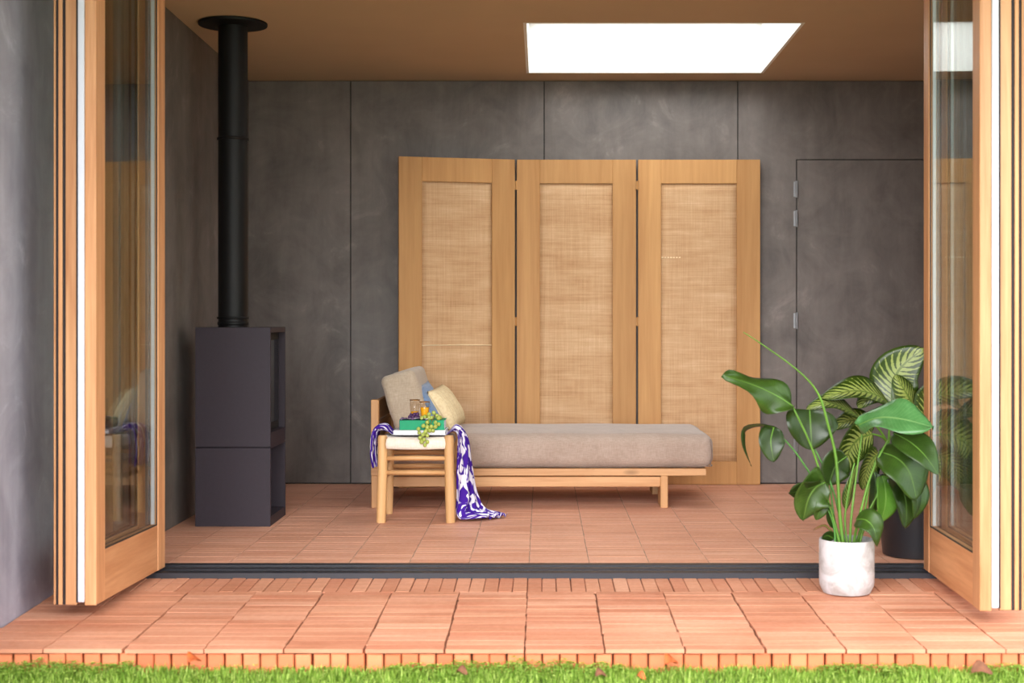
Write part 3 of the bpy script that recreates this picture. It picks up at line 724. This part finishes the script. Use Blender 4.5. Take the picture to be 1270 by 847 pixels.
# mattress
def soft_box(x0, x1, y0, y1, z0, z1, r, seg=4, bulge=.0, nx=14, ny=8, mat4=None):
    bm = bmesh.new(); bmesh.ops.create_cube(bm, size=1)
    L = Vector((x1-x0, y1-y0, z1-z0)); c = Vector(((x0+x1)/2, (y0+y1)/2, (z0+z1)/2))
    for v in bm.verts: v.co = Vector((v.co.x*L.x, v.co.y*L.y, v.co.z*L.z))
    def cuts(axis, n):
        es = [e for e in bm.edges if abs((e.verts[0].co-e.verts[1].co).normalized()[axis]) > .99]
        bmesh.ops.subdivide_edges(bm, edges=es, cuts=n, use_grid_fill=True)
    bmesh.ops.bevel(bm, geom=bm.edges[:], offset=r, segments=seg, profile=.5, affect='EDGES')
    bmesh.ops.subdivide_edges(bm, edges=[e for e in bm.edges if e.calc_length() > .10], cuts=5, use_grid_fill=True)
    for v in bm.verts:
        a, b, d_ = (2*v.co.x/L.x, 2*v.co.y/L.y, 2*v.co.z/L.z)
        k_ = (1-a**4)*(1-b**4)*math.copysign(1, d_)*min(1, abs(d_)*1.2)
        s_ = (1-d_*d_)
        v.co.z += bulge*k_; v.co.y += bulge*.5*s_*b; v.co.x += bulge*.5*s_*a
        v.co += Vector((math.sin(v.co.y*23+v.co.z*31), math.sin(v.co.x*9+v.co.z*21), math.sin(v.co.x*11+v.co.y*13)))*.0022
    if mat4 is None: mat4 = Matrix.Translation(c)
    m = MB(); m.bm(bm, mat4); return m
mt = soft_box(xL+.046, .995, yF-.008, yBk-.01, .233, .428, .062, 6, .010).build('mattress', 'linen', db, True)
q = MB(); rc = []
mx0, mx1, my0, my1 = xL+.050, .992, yF-.008, yBk-.014
for (x, y) in ((mx0, my0+.03), (mx0+.03, my0), (mx1-.04, my0), (mx1-.012, my0+.012), (mx1, my0+.04), (mx1, my1)): rc.append((x, y, .243))
q.tube(rc, .0032, 6); q.build('piping', 'piping', mt, True)
q = MB(); q.tube([(mx1-.012, my0+.010, .25), (mx1-.006, my0+.004, .33), (mx1-.014, my0+.012, .40)], .003, 6); q.build('piping', 'piping', mt, True)
# back cushion leaning on the headboard: a thing of its own
ang = math.radians(17)
mat4 = Matrix.Translation((-.800, 8.66, .618)) @ Matrix.Rotation(-ang, 4, 'Y')
bc = soft_box(-.105, .105, -.37, .37, -.17, .17, .04, 5, .0, mat4=mat4).build('back_cushion', 'linen2', None, True)
setp(bc, 'thick taupe linen back cushion tilted against the daybed headboard', 'cushion')
def pillow(name, mat, w, h, t_, mtx, label):
    m = MB(); n = 14
    for sgn in (1, -1):
        rows_ = []
        for i in range(n+1):
            v = -1+2*i/n; row = []
            for j in range(n+1):
                u = -1+2*j/n
                pin = 1-.07*(1-abs(u*v))*0
                xx = u*w/2*(1-.06*(1-u*u)*0-.05*(1-v*v)*0)*(1-.045*(1-v**2)*abs(u)); zz = v*h/2*(1-.045*(1-u**2)*abs(v))
                th = t_/2*max(0, (1-abs(u)**2.6)*(1-abs(v)**2.6))**.55
                th += .004*math.sin(u*7+v*3)*(1-u*u)*(1-v*v)
                row.append(mtx @ Vector((xx, -sgn*th, zz)))
            rows_.append(row)
        m.grid(rows_)
    o = m.build(name, mat, None, True)
    bm = bmesh.new(); bm.from_mesh(o.data); bmesh.ops.remove_doubles(bm, verts=bm.verts, dist=1e-4); bmesh.ops.recalc_face_normals(bm, faces=bm.faces); bm.to_mesh(o.data); bm.free()
    return setp(o, label, 'cushion')
def frame(c, up, nrm):
    up = Vector(up).normalized(); nrm = Vector(nrm); nrm = (nrm-up*nrm.dot(up)).normalized(); x = (-nrm).cross(up)
    m = Matrix((x, -nrm, up)).transposed().to_4x4(); m.translation = Vector(c); return m
pillow('throw_pillow', 'blue', .34, .29, .065, frame((-.652, 8.515, .580), (-.46, .0, .88), (.88, -.16, .46)), 'blue throw pillow squeezed between the back cushion and the cream pillow')
pillow('throw_pillow', 'cream', .34, .275, .125, frame((-.574, 8.575, .566), (-.52, .03, .84), (.84, -.22, .52)), 'cream throw pillow with stitched lines leaning at the front')

# ================================================================== STOOL
so = thing('wooden_stool', (-.68, 7.85, 0), 'round-legged pine stool with cream seat in front of the daybed', 'stool')
lx0, lx1, ly0, ly1 = -.859, -.500, 7.675, 8.015
def leg(x, y, sx, sy):
    pts = [(x+sx*.008, y+sy*.006, 0), (x+sx*.005, y+sy*.004, .12), (x, y, .30), (x, y, .455), (x, y, .470)]
    part('leg', 'stool_z', so, 'tube', pts, [.0255, .0268, .0262, .0262, .022], 16, smooth='auto')
leg(lx0, ly0, -1, -1); leg(lx1, ly0, 1, -1); leg(lx0, ly1, -1, 1); leg(lx1, ly1, 1, 1)
for (y, hs) in ((ly0, (.345, .268)), (ly1, (.345, .268))):
    for h_ in hs: part('rung', 'stool_x', so, 'tube', [(lx0, y, h_), ((lx0+lx1)/2, y, h_+.002), (lx1, y, h_)], [.012, .0145, .012], 12, smooth=True)
for x in (lx0, lx1):
    for h_ in (.31, .235): part('rung', 'pine_y', so, 'tube', [(x, ly0, h_), (x, ly1, h_)], .0135, 12, smooth=True)
m = MB(); n1 = 14; rows_ = []
prof = [(0.0, .398), (-.012, .402), (-.016, .425), (-.012, .448), (.01, .458), (.06, .455), (.17, .452), (.28, .455), (.33, .458), (.352, .448), (.356, .425), (.352, .402), (.34, .398)]
for (dy, z) in prof:
    rows_.append([(lx0+.018+(lx1-lx0-.036)*j/n1, ly0+dy, z-.004*math.sin(math.pi*j/n1)) for j in range(n1+1)])
m.grid(rows_); solid(m.build('seat', 'seat', so, True), .006)
for (x, s_) in ((lx0, -1), (lx1, 1)):
    m = MB(); m.grid([[(x+s_*dx, y, z) for y in (ly0+.02, (ly0+ly1)/2, ly1-.02)] for (dx, z) in ((-.02, .456), (.008, .455), (.016, .43), (.008, .402), (-.01, .398))])
    solid(m.build('seat_side', 'seat', so, True), .004)

# ---- ikat throw over the stool
C_ = [(-.914, .285), (-.924, .36), (-.922, .43), (-.910, .482), (-.880, .500), (-.835, .490), (-.79, .474), (-.74, .4675), (-.66, .4660), (-.58, .4675), (-.54, .478), (-.500, .497), (-.462, .490), (-.441, .452), (-.432, .40), (-.428, .33), (-.424, .26), (-.418, .19), (-.410, .125), (-.396, .070), (-.365, .036), (-.32, .026), (-.27, .020), (-.225, .016)]
rows_ = []; N = len(C_); NV = 48
def cat(pts, t_):
    i = min(int(t_), len(pts)-2); f = t_-i
    p0, p1, p2, p3 = [Vector(pts[max(0, min(len(pts)-1, i+k_))]) for k_ in (-1, 0, 1, 2)]
    return .5*((2*p1)+(-p0+p2)*f+(2*p0-5*p1+4*p2-p3)*f*f+(-p0+3*p1-3*p2+p3)*f**3)
def sm(a, b, x): x = max(0, min(1, (x-a)/(b-a))); return x*x*(3-2*x)
NR = 120
for i in range(NR+1):
    t_ = i/NR*(N-1)
    p_ = cat(C_, t_); q_ = cat(C_, min(N-1.001, t_+.05)); tg = (q_-p_); tg = tg.normalized() if tg.length > 1e-6 else Vector((1, 0))
    nrm = Vector((-tg.y, tg.x))
    flat = 1-sm(2.3, 3.6, abs(t_-8)); fall = sm(12, 15.5, t_); fl_ = sm(18, 21, t_)
    amp = .011*(1-flat)+.010*fall-.008*fl_
    w = .215+.03*fall-.05*fl_-.06*sm(21, 23, t_)
    row = []
    for j in range(NV+1):
        v = j/NV; ph = v*2*math.pi
        fold = amp*(math.sin(ph*3.0+t_*.20)+.55*math.sin(ph*5.2+1.3+t_*.33)+.3*math.sin(ph*8.1+t_*.6))
        x = p_.x+nrm.x*fold; z = p_.y+nrm.y*fold
        y = 7.865+(v-.5)*w+.006*math.sin(ph*6+t_*.4)-.035*fall-.045*fl_
        spread = .02*sm(12, 14, t_)+.05*sm(14, 19, t_)+.10*sm(17.5, 21, t_)-.06*sm(21, 23, t_)
        x += spread*(v-.5)-.018*fl_
        if flat > 0: z = z*(1-flat)+.4655*flat
        z = max(z, .006+(.012+.012*sm(18, 20, t_)*(1-sm(22, 23, t_)))*(1+math.sin(ph*4+t_*1.4))*.6)
        row.append((x, y, z))
    rows_.append(row)
m = MB(); m.grid(rows_); th_ = m.build('ikat_throw', 'ikat', None, True); solid(th_, .002)
setp(th_, 'purple and white ikat throw draped over the stool onto the floor', 'throw')

# ---- books, glasses, grapes
def book(name, x0, x1, y0, y1, z0, z1, cover, spine, label, rz):
    b_ = thing(name, ((x0+x1)/2, (y0+y1)/2, z0), label, 'book')
    c_ = .0022
    part('cover', cover, b_, 'box', x0, x1, y0, y1, z0, z0+c_); part('cover', cover, b_, 'box', x0, x1, y0, y1, z1-c_, z1)
    part('page_block', 'paper', b_, 'box', x0+.004, x1-.004, y0+.004, y1-.004, z0+c_, z1-c_)
    part('spine', spine, b_, 'box', x0-.001, x0+.004, y0, y1, z0+c_, z1-c_)
    b_.rotation_euler = (0, 0, rz); return b_
b1 = book('book', -.802, -.520, 7.695, 7.90, .470, .4945, 'paper', 'paper', 'white paperback book lying on the stool under the green one', 0)
b2 = book('book', -.772, -.528, 7.712, 7.90, .4950, .5480, 'green_cover', 'navy', 'thick green book with navy spine on top of the white book', 0)
part('front_board', 'green_cover', b2, 'box', -.770, -.530, 7.7095, 7.7155, .4975, .5455)
m = MB(); rows_ = []
for i in range(19):
    u = i/18; rows_.append([(-.772+.16*u, 7.7085+.17*v/5-.006*math.sin(u*8), .5495+.007*abs(math.sin(u*7+v*.5))+.004*u) for v in range(6)])
m.grid(rows_); nk = m.build('napkin', 'napkin', None, True); solid(nk, .0012); setp(nk, 'crumpled white napkin with purple print on the green book', 'napkin')
def tumbler(x, y, z, r0, r1, h, lvl, label):
    t_ = thing('tumbler', (x, y, z), label, 'glass', 'juice glasses on the stool')
    q = MB(); q.lathe((x, y, z), [(0, 0), (r0, 0), (r0+(r1-r0)*.5, h*.5), (r1, h), (r1-.0016, h), (r0+(r1-r0)*.5-.0018, h*.5), (r0-.002, .006), (0, .006)], 28); q.build('bowl', 'tumbler', t_, True)
    q = MB(); rl = r0+(r1-r0)*lvl/h-.0026; q.lathe((x, y, z), [(0, .0065), (r0-.0028, .0065), (rl, lvl), (0, lvl)], 28); q.build('juice', 'juice', t_, 'auto')
    q = MB(); q.lathe((x, y, z), [(r1+.0004, h-.005), (r1+.0010, h), (r1-.0022, h+.0004), (r1-.0022, h-.005)], 28); q.build('rim', 'rim', t_, True)
    q = MB()
    for k in range(10):
        a = k*math.pi/5; q.tube([(x+(r0+.0004)*math.cos(a), y+(r0+.0004)*math.sin(a), z+.004), (x+(r1+.0004)*math.cos(a), y+(r1+.0004)*math.sin(a), z+h-.012)], .0009, 5)
    q.build('rib', 'tumbler', t_, True)
tumbler(-.640, 7.775, .5485, .0215, .0285, .098, .066, 'right tumbler with more orange juice beside the green grapes')
tumbler(-.702, 7.860, .5485, .0215, .0285, .104, .038, 'left tumbler with little orange juice behind the purple grapes')
def grapes(name, pts, r0, mat, label):
    c = Vector(pts[0]); b_ = thing(name, c, label, 'grapes')
    me = None
    rr = random.Random(len(pts)*3)
    bm = bmesh.new(); bmesh.ops.create_icosphere(bm, subdivisions=2, radius=r0)
    me = bpy.data.meshes.new('grape'); 
    for f in bm.faces: f.smooth = True
    bm.to_mesh(me); bm.free(); me.materials.append(M[mat])
    for p_ in pts:
        o = bpy.data.objects.new('grape', me); C.objects.link(o); o.parent = b_; o.location = Vector(p_)-c
        s_ = rr.uniform(.85, 1.12); o.scale = (s_, s_, s_*1.12); o.rotation_euler = (rr.uniform(-.6, .6), rr.uniform(-.6, .6), 0)
    return b_
pts = []
rr = random.Random(11)
for (gx, gy) in ((524, 520), (528, 515), (533, 512), (538, 516), (543, 514), (545, 519), (541, 522), (536, 521), (531, 522), (526, 526), (531, 528), (536, 527), (541, 527), (545, 524), (529, 533), (534, 532), (538, 532), (526, 537), (531, 538), (522, 541), (527, 543), (531, 546), (524, 546), (528, 550), (520, 530), (547, 516), (539, 510), (533, 517), (521, 535)):
    dep = 7.650 if gy > 537 else (7.675 if gy > 525 else (7.695 if gy > 521 else (7.722 if gy > 516 else 7.745)))
    p_ = at(gx-1, gy+2, dep-.006*rr.random())
    if gy <= 521: p_.z = max(p_.z, .5485+.0125)
    pts.append(p_)
gb = grapes('grape_bunch', pts, .0118, 'grape', 'bunch of green grapes hanging over the edge of the books')
q = MB(); q.tube([at(541, 513, 7.745), at(536, 521, 7.700), at(530, 534, 7.675), at(526, 546, 7.655)], [.002, .002, .0016, .001], 6); q.build('stem', 'grape_stem', gb, True)
pts = [at(gx, gy, dy) for (gx, gy, dy) in ((508, 518, 7.80), (512, 520, 7.78), (516, 517, 7.79), (519, 519, 7.775), (514, 514, 7.80), (510, 514.5, 7.81), (517.5, 514, 7.79))]
for p_ in pts: p_.z = max(p_.z, .5600)
gb = grapes('grape_bunch', pts, .0105, 'grape_dark', 'small bunch of dark purple grapes in front of the left tumbler')
q = MB(); q.tube([pts[0], pts[4], pts[6]+Vector((.01, 0, .008))], .0015, 6); q.build('stem', 'grape_stem', gb, True)

# ================================================================== PLANTS
def bez(p, n):
    """Catmull-Rom through the points"""
    out = []
    for i in range(n+1):
        t_ = i/n*(len(p)-1); out.append(cat(p, min(t_, len(p)-1.0001)))
    return out
def leaf(parent, mid, side, mat, fold=.25, droop=.0, nv=16, nu=8, sharp=.75, wavy=.06, widest=.45, name='leaf'):
    """mid: midrib points base->tip (world); side: half-width vector (world)"""
    L = bez([Vector(p) for p in mid], nv); hw = Vector(side); W = hw.length
    rows_ = []
    e = math.log(.5)/math.log(widest)
    for i, p_ in enumerate(L):
        t_ = i/nv
        tg = (L[min(i+1, nv)]-L[max(i-1, 0)]).normalized()
        s_ = hw-tg*hw.dot(tg); s_.normalize(); nr = tg.cross(s_).normalized()
        w = W*max(.012, math.sin(math.pi*min(.999, max(.001, t_))**e)**sharp)
        row = []
        for j in range(nu+1):
            u = -1+2*j/nu
            row.append(p_+s_*u*w+nr*(fold*abs(u)**1.3*w+wavy*W*math.sin(t_*9+u*2.2)*u*u-droop*u*u*w))
        rows_.append(row)
    m = MB(); m.grid(rows_); o = m.build(name, mat, parent, True); solid(o, .0009)
    m = MB(); m.tube(L[:-1], [max(.0006, .0026*(1-i/nv)) for i in range(nv)], 6); m.build('midrib', 'stem', o, True)
    return o
def stalk(parent, pts, r0, r1, mat='stem', n=14, name='stem'):
    L = bez([Vector(p) for p in pts], n); m = MB(); m.tube(L, [r0+(r1-r0)*i/n for i in range(n+1)], 8); return m.build(name, mat, parent, True)
def sv(dx, dy, dd, y): return Vector((px(dx, y), dd, -px(dy, y)))

# --- plant in the cement pot
YP = 5.85
pc = at(1050, 735, YP); pz = tz(YP)
pa = thing('potted_plant', (pc.x, YP, pz), 'tall broad-leaved green plant in a whitewashed cement pot on the terrace', 'potted plant')
r = .112; H = .222
q = MB(); q.lathe((pc.x, YP, pz), [(0, .001), (r*.80, .001), (r*.86, .004), (r*.90, .014), (r*.98, .032), (r, .05), (r*1.0, H-.01), (r*.985, H), (r*.93, H), (r*.92, H-.01), (r*.91, .03), (0, .03)], 48); q.build('pot', 'cementpot', pa, 'auto')
q = MB(); q.lathe((pc.x, YP, pz), [(r*.905, H-.05), (r*.905, H-.032), (r*.5, H-.022), (0, H-.024)], 32); q.build('soil', 'soil', pa, True)
def Q(x, y, d=0.0): return at(x, y, YP+d)
S0 = lambda dx, d=0: Q(1050+dx, 676, d)
stalk(pa, [S0(-4), Q(1041.5, 638), Q(1037, 570), Q(1027, 527, -.01), Q(1014.6, 488, -.02), Q(989, 459, -.03), Q(945, 427, -.05), Q(922, 412, -.06)], .0085, .0016, 'stem', 28)
stalk(pa, [S0(-8, -.01), Q(1031.6, 638, -.01), Q(1009, 561, -.03), Q(983.5, 505, -.05)], .0062, .0038)
stalk(pa, [S0(-12, .01), Q(1026, 626, .01), Q(989, 564), Q(958, 531, -.02)], .0052, .0030, 'stem_dark')
stalk(pa, [S0(-2, .03), Q(1034, 610, .04), Q(1012, 560, .06), Q(985, 517, .07)], .005, .003, 'stem_dark')
stalk(pa, [S0(-14, -.02), Q(1034, 652, -.02), Q(1025, 628, -.04), Q(1012, 605, -.05)], .0045, .003, 'stem_dark')
stalk(pa, [S0(-6, .04), Q(1034, 640, .05), Q(1030, 590, .05), Q(1034, 566, .05)], .005, .003, 'stem_dark')
stalk(pa, [S0(4, .0), Q(1056, 640), Q(1062, 590, .02), Q(1070, 530, .02)], .006, .0035)
stalk(pa, [S0(8, -.01), Q(1066, 640, -.02), Q(1080, 590, -.02), Q(1100, 548, -.04), Q(1112, 538, -.06)], .0062, .0035)
stalk(pa, [S0(12, .01), Q(1072, 636), Q(1080, 590), Q(1090, 562)], .0058, .0035)
stalk(pa, [S0(14, .02), Q(1078, 640, .03), Q(1092, 604, .03), Q(1106, 592, .03)], .005, .003)
stalk(pa, [S0(10, -.03), Q(1062, 655, -.06), Q(1064, 645, -.07)], .0035, .0025)
stalk(pa, [S0(1, .02), Q(1048, 640, .03), Q(1056, 590, .03), Q(1060, 574, .04)], .005, .003)
stalk(pa, [S0(16, .0), Q(1072, 650, .0), Q(1082, 625, .0), Q(1094, 606, .0)], .005, .003)
leaf(pa, [Q(984, 504, -.05), Q(964, 491, -.06), Q(936, 478, -.09), Q(896, 465, -.12)], sv(7, -17, .05, YP), 'leafA', .2, wavy=.34, widest=.42)
leaf(pa, [Q(962, 530, -.02), Q(940, 527, -.04), Q(922, 533, -.06), Q(922, 553, -.07), Q(932, 578, -.07)], sv(4, 3, .035, YP), 'leafD', .1)
leaf(pa, [Q(960, 529, -.02), Q(956, 545, -.05), Q(957, 558, -.06), Q(960, 573, -.06)], sv(17, 1, .01, YP), 'leafD', .25, widest=.38)
leaf(pa, [Q(1004, 508, .06), Q(1005, 525, .03), Q(1006, 540, .02), Q(1007, 558, .02)], sv(34, 2, .02, YP), 'leafD', .2, widest=.34, sharp=.7)
leaf(pa, [Q(1024, 598, -.04), Q(1012, 604, -.06), Q(1002, 620, -.07), Q(996, 646, -.06)], sv(22, 14, .03, YP), 'leafA', .35, wavy=.2, widest=.4)
leaf(pa, [Q(1018, 600, -.05), Q(1002, 606, -.08), Q(978, 612, -.08)], sv(-6, 14, .03, YP), 'leafD', .2, wavy=.15)
leaf(pa, [Q(1022, 622, -.04), Q(1018, 630, -.06), Q(1012, 645, -.06)], sv(9, 3, .01, YP), 'leafA', .2)
leaf(pa, [Q(1050, 566, .06), Q(1036, 578, .05), Q(1028, 602, .04)], sv(20, 8, .02, YP), 'leafD', .2)
leaf(pa, [Q(1063, 528, -.02), Q(1090, 518, -.10), Q(1120, 520, -.16), Q(1158, 530, -.20)], sv(4, -16, .07, YP), 'leafS', .15, wavy=.24, widest=.5, sharp=.55)
leaf(pa, [Q(1108, 537, -.06), Q(1130, 549, -.12), Q(1148, 566, -.17), Q(1164, 589, -.19)], sv(10, -14, .04, YP), 'leafA', .15, widest=.4)
leaf(pa, [Q(1090, 560, .0), Q(1112, 568, -.06), Q(1128, 586, -.09), Q(1137, 620, -.09)], sv(20, -20, .06, YP), 'leafA', .12, widest=.5, sharp=.6)
leaf(pa, [Q(1106, 590, .03), Q(1118, 604, -.02), Q(1124, 626, -.04), Q(1123, 656, -.04)], sv(19, -3, .04, YP), 'leafD', .2, widest=.45)
leaf(pa, [Q(1120, 585, .05), Q(1134, 600, .0), Q(1138, 622, -.02), Q(1134, 644, -.02)], sv(14, -4, .04, YP), 'leafA', .2)
leaf(pa, [Q(1094, 590, .0), Q(1098, 606, -.03), Q(1098, 626, -.04), Q(1092, 648, -.04)], sv(17, 3, .03, YP), 'leafL', .25, widest=.45)
leaf(pa, [Q(1084, 585, .05), Q(1086, 606, .03), Q(1080, 640, .03)], sv(12, 2, .03, YP), 'leafD', .2)
leaf(pa, [Q(1062, 644, -.07), Q(1074, 645, -.12), Q(1084, 656, -.14), Q(1088, 678, -.14)], sv(8, -12, .03, YP), 'leafA', .2, widest=.4)
leaf(pa, [Q(1050, 632, .06), Q(1054, 610, .05), Q(1062, 578, .05)], sv(7, 2, .02, YP), 'leafV', .3)
leaf(pa, [Q(1034, 668, .0), Q(1026, 664, -.03), Q(1019, 668, -.04)], sv(1, 6, .01, YP), 'leafD', .2)
leaf(pa, [Q(1034, 655, .0), Q(1030, 640, -.02), Q(1026, 626, -.02)], sv(5, 1, .01, YP), 'leafD', .2)
leaf(pa, [Q(1036, 664, .0), Q(1024, 652, -.02), Q(1014, 654, -.03), Q(1008, 658, -.03)], sv(0, 1.8, .004, YP), 'dryleaf2', .1)

# --- dieffenbachia in the black pot inside the door
YD = 6.62
dc = at(1136, 650, YD)
pb = thing('potted_plant', (dc.x, YD, 0), 'variegated dumb cane plant in a black pot just inside the right door', 'potted plant')
rd, hd_ = .185, .36
q = MB(); q.lathe((dc.x, YD, 0), [(0, .002), (rd*.78, .002), (rd*.82, .006), (rd*.97, hd_*.7), (rd, hd_-.015), (rd*1.03, hd_-.015), (rd*1.03, hd_), (rd*.94, hd_), (rd*.92, hd_-.05), (0, hd_-.05)], 48); q.build('pot', 'blackpot', pb, 'auto')
q = MB(); q.lathe((dc.x, YD, 0), [(rd*.93, hd_-.045), (rd*.5, hd_-.03), (0, hd_-.035)], 32); q.build('soil', 'soil', pb, True)
def D(x, y, d=0.0): return at(x, y, YD+d)
B0 = lambda dx, d=0: at(1132+dx, 614, YD+d)
stalk(pb, [B0(-6), D(1112, 580), D(1100, 548)], .010, .008, 'stem_dark', name='cane')
stalk(pb, [B0(4, .02), D(1126, 570, .02), D(1114, 532, .02)], .010, .008, 'stem_dark', name='cane')
stalk(pb, [B0(10, -.03), D(1140, 590, -.03), D(1142, 550, -.03)], .009, .007, 'stem_dark', name='cane')
stalk(pb, [D(1112, 540, .02), D(1106, 520, .02), D(1106, 500, .0)], .006, .004)
stalk(pb, [D(1110, 540), D(1116, 525, .0), D(1132, 514, -.01)], .006, .004)
stalk(pb, [D(1102, 550), D(1103, 525, -.02), D(1102, 500, -.03)], .006, .004)
stalk(pb, [D(1100, 548), D(1088, 530, -.03), D(1066, 516, -.05)], .006, .0035)
stalk(pb, [D(1101, 550), D(1094, 542, -.04), D(1082, 538, -.06)], .006, .004)
stalk(pb, [D(1104, 560), D(1098, 562, -.05), D(1091, 564, -.07)], .006, .004)
stalk(pb, [D(1142, 552, -.03), D(1143, 540, -.05), D(1150, 528, -.06)], .006, .004)
VL = [
 ([D(1106, 503), D(1107, 480, .01), D(1117, 456, .0), D(1146, 432, -.03)], sv(-27, -10, .04, YD), .15, .48),
 ([D(1136, 517, -.02), D(1131, 500, -.07), D(1122, 484, -.09), D(1110, 465, -.08)], sv(17, -14, .05, YD), .22, .42),
 ([D(1103, 500, -.03), D(1084, 489, -.08), D(1056, 485, -.12), D(1020, 494, -.14)], sv(3, 14, -.08, YD), .2, .45),
 ([D(1106, 510, -.02), D(1096, 496, -.06), D(1080, 494, -.08), D(1064, 506, -.10)], sv(6, 10, -.06, YD), .2, .45),
 ([D(1066, 518, -.05), D(1046, 506, -.10), D(1026, 500, -.14), D(1000, 508, -.15)], sv(2, 10, -.06, YD), .2, .45),
 ([D(1082, 538, -.06), D(1064, 545, -.12), D(1052, 562, -.15), D(1046, 592, -.14)], sv(18, 14, .05, YD), .22, .42),
 ([D(1090, 562, -.07), D(1080, 572, -.12), D(1073, 588, -.14), D(1070, 608, -.13)], sv(13, 8, .04, YD), .25, .42),
 ([D(1096, 575, -.04), D(1104, 584, -.10), D(1108, 600, -.12), D(1106, 622, -.12)], sv(14, -4, .04, YD), .25, .42),
 ([D(1082, 535, .0), D(1070, 524, .02), D(1052, 522, .02), D(1034, 532, .02)], sv(2, 12, -.05, YD), .2, .45),
 ([D(1150, 530, -.05), D(1156, 505, -.05), D(1168, 485, -.07), D(1186, 470, -.08)], sv(20, 12, .05, YD), .2, .45),
 ([D(1146, 545, -.05), D(1168, 535, -.08), D(1186, 545, -.10), D(1200, 570, -.10)], sv(8, -18, .05, YD), .2, .45),
 ([D(1140, 575, -.06), D(1160, 580, -.10), D(1172, 600, -.12), D(1176, 630, -.12)], sv(16, -12, .05, YD), .2, .45),
 ([D(1120, 575, -.06), D(1136, 582, -.10), D(1146, 600, -.12), D(1148, 628, -.12)], sv(16, -8, .05, YD), .2, .45),
]
for i, (md, sd_, fo_, wd) in enumerate(VL): leaf(pb, md, sd_, 'leafV', fo_, widest=wd, wavy=.06)
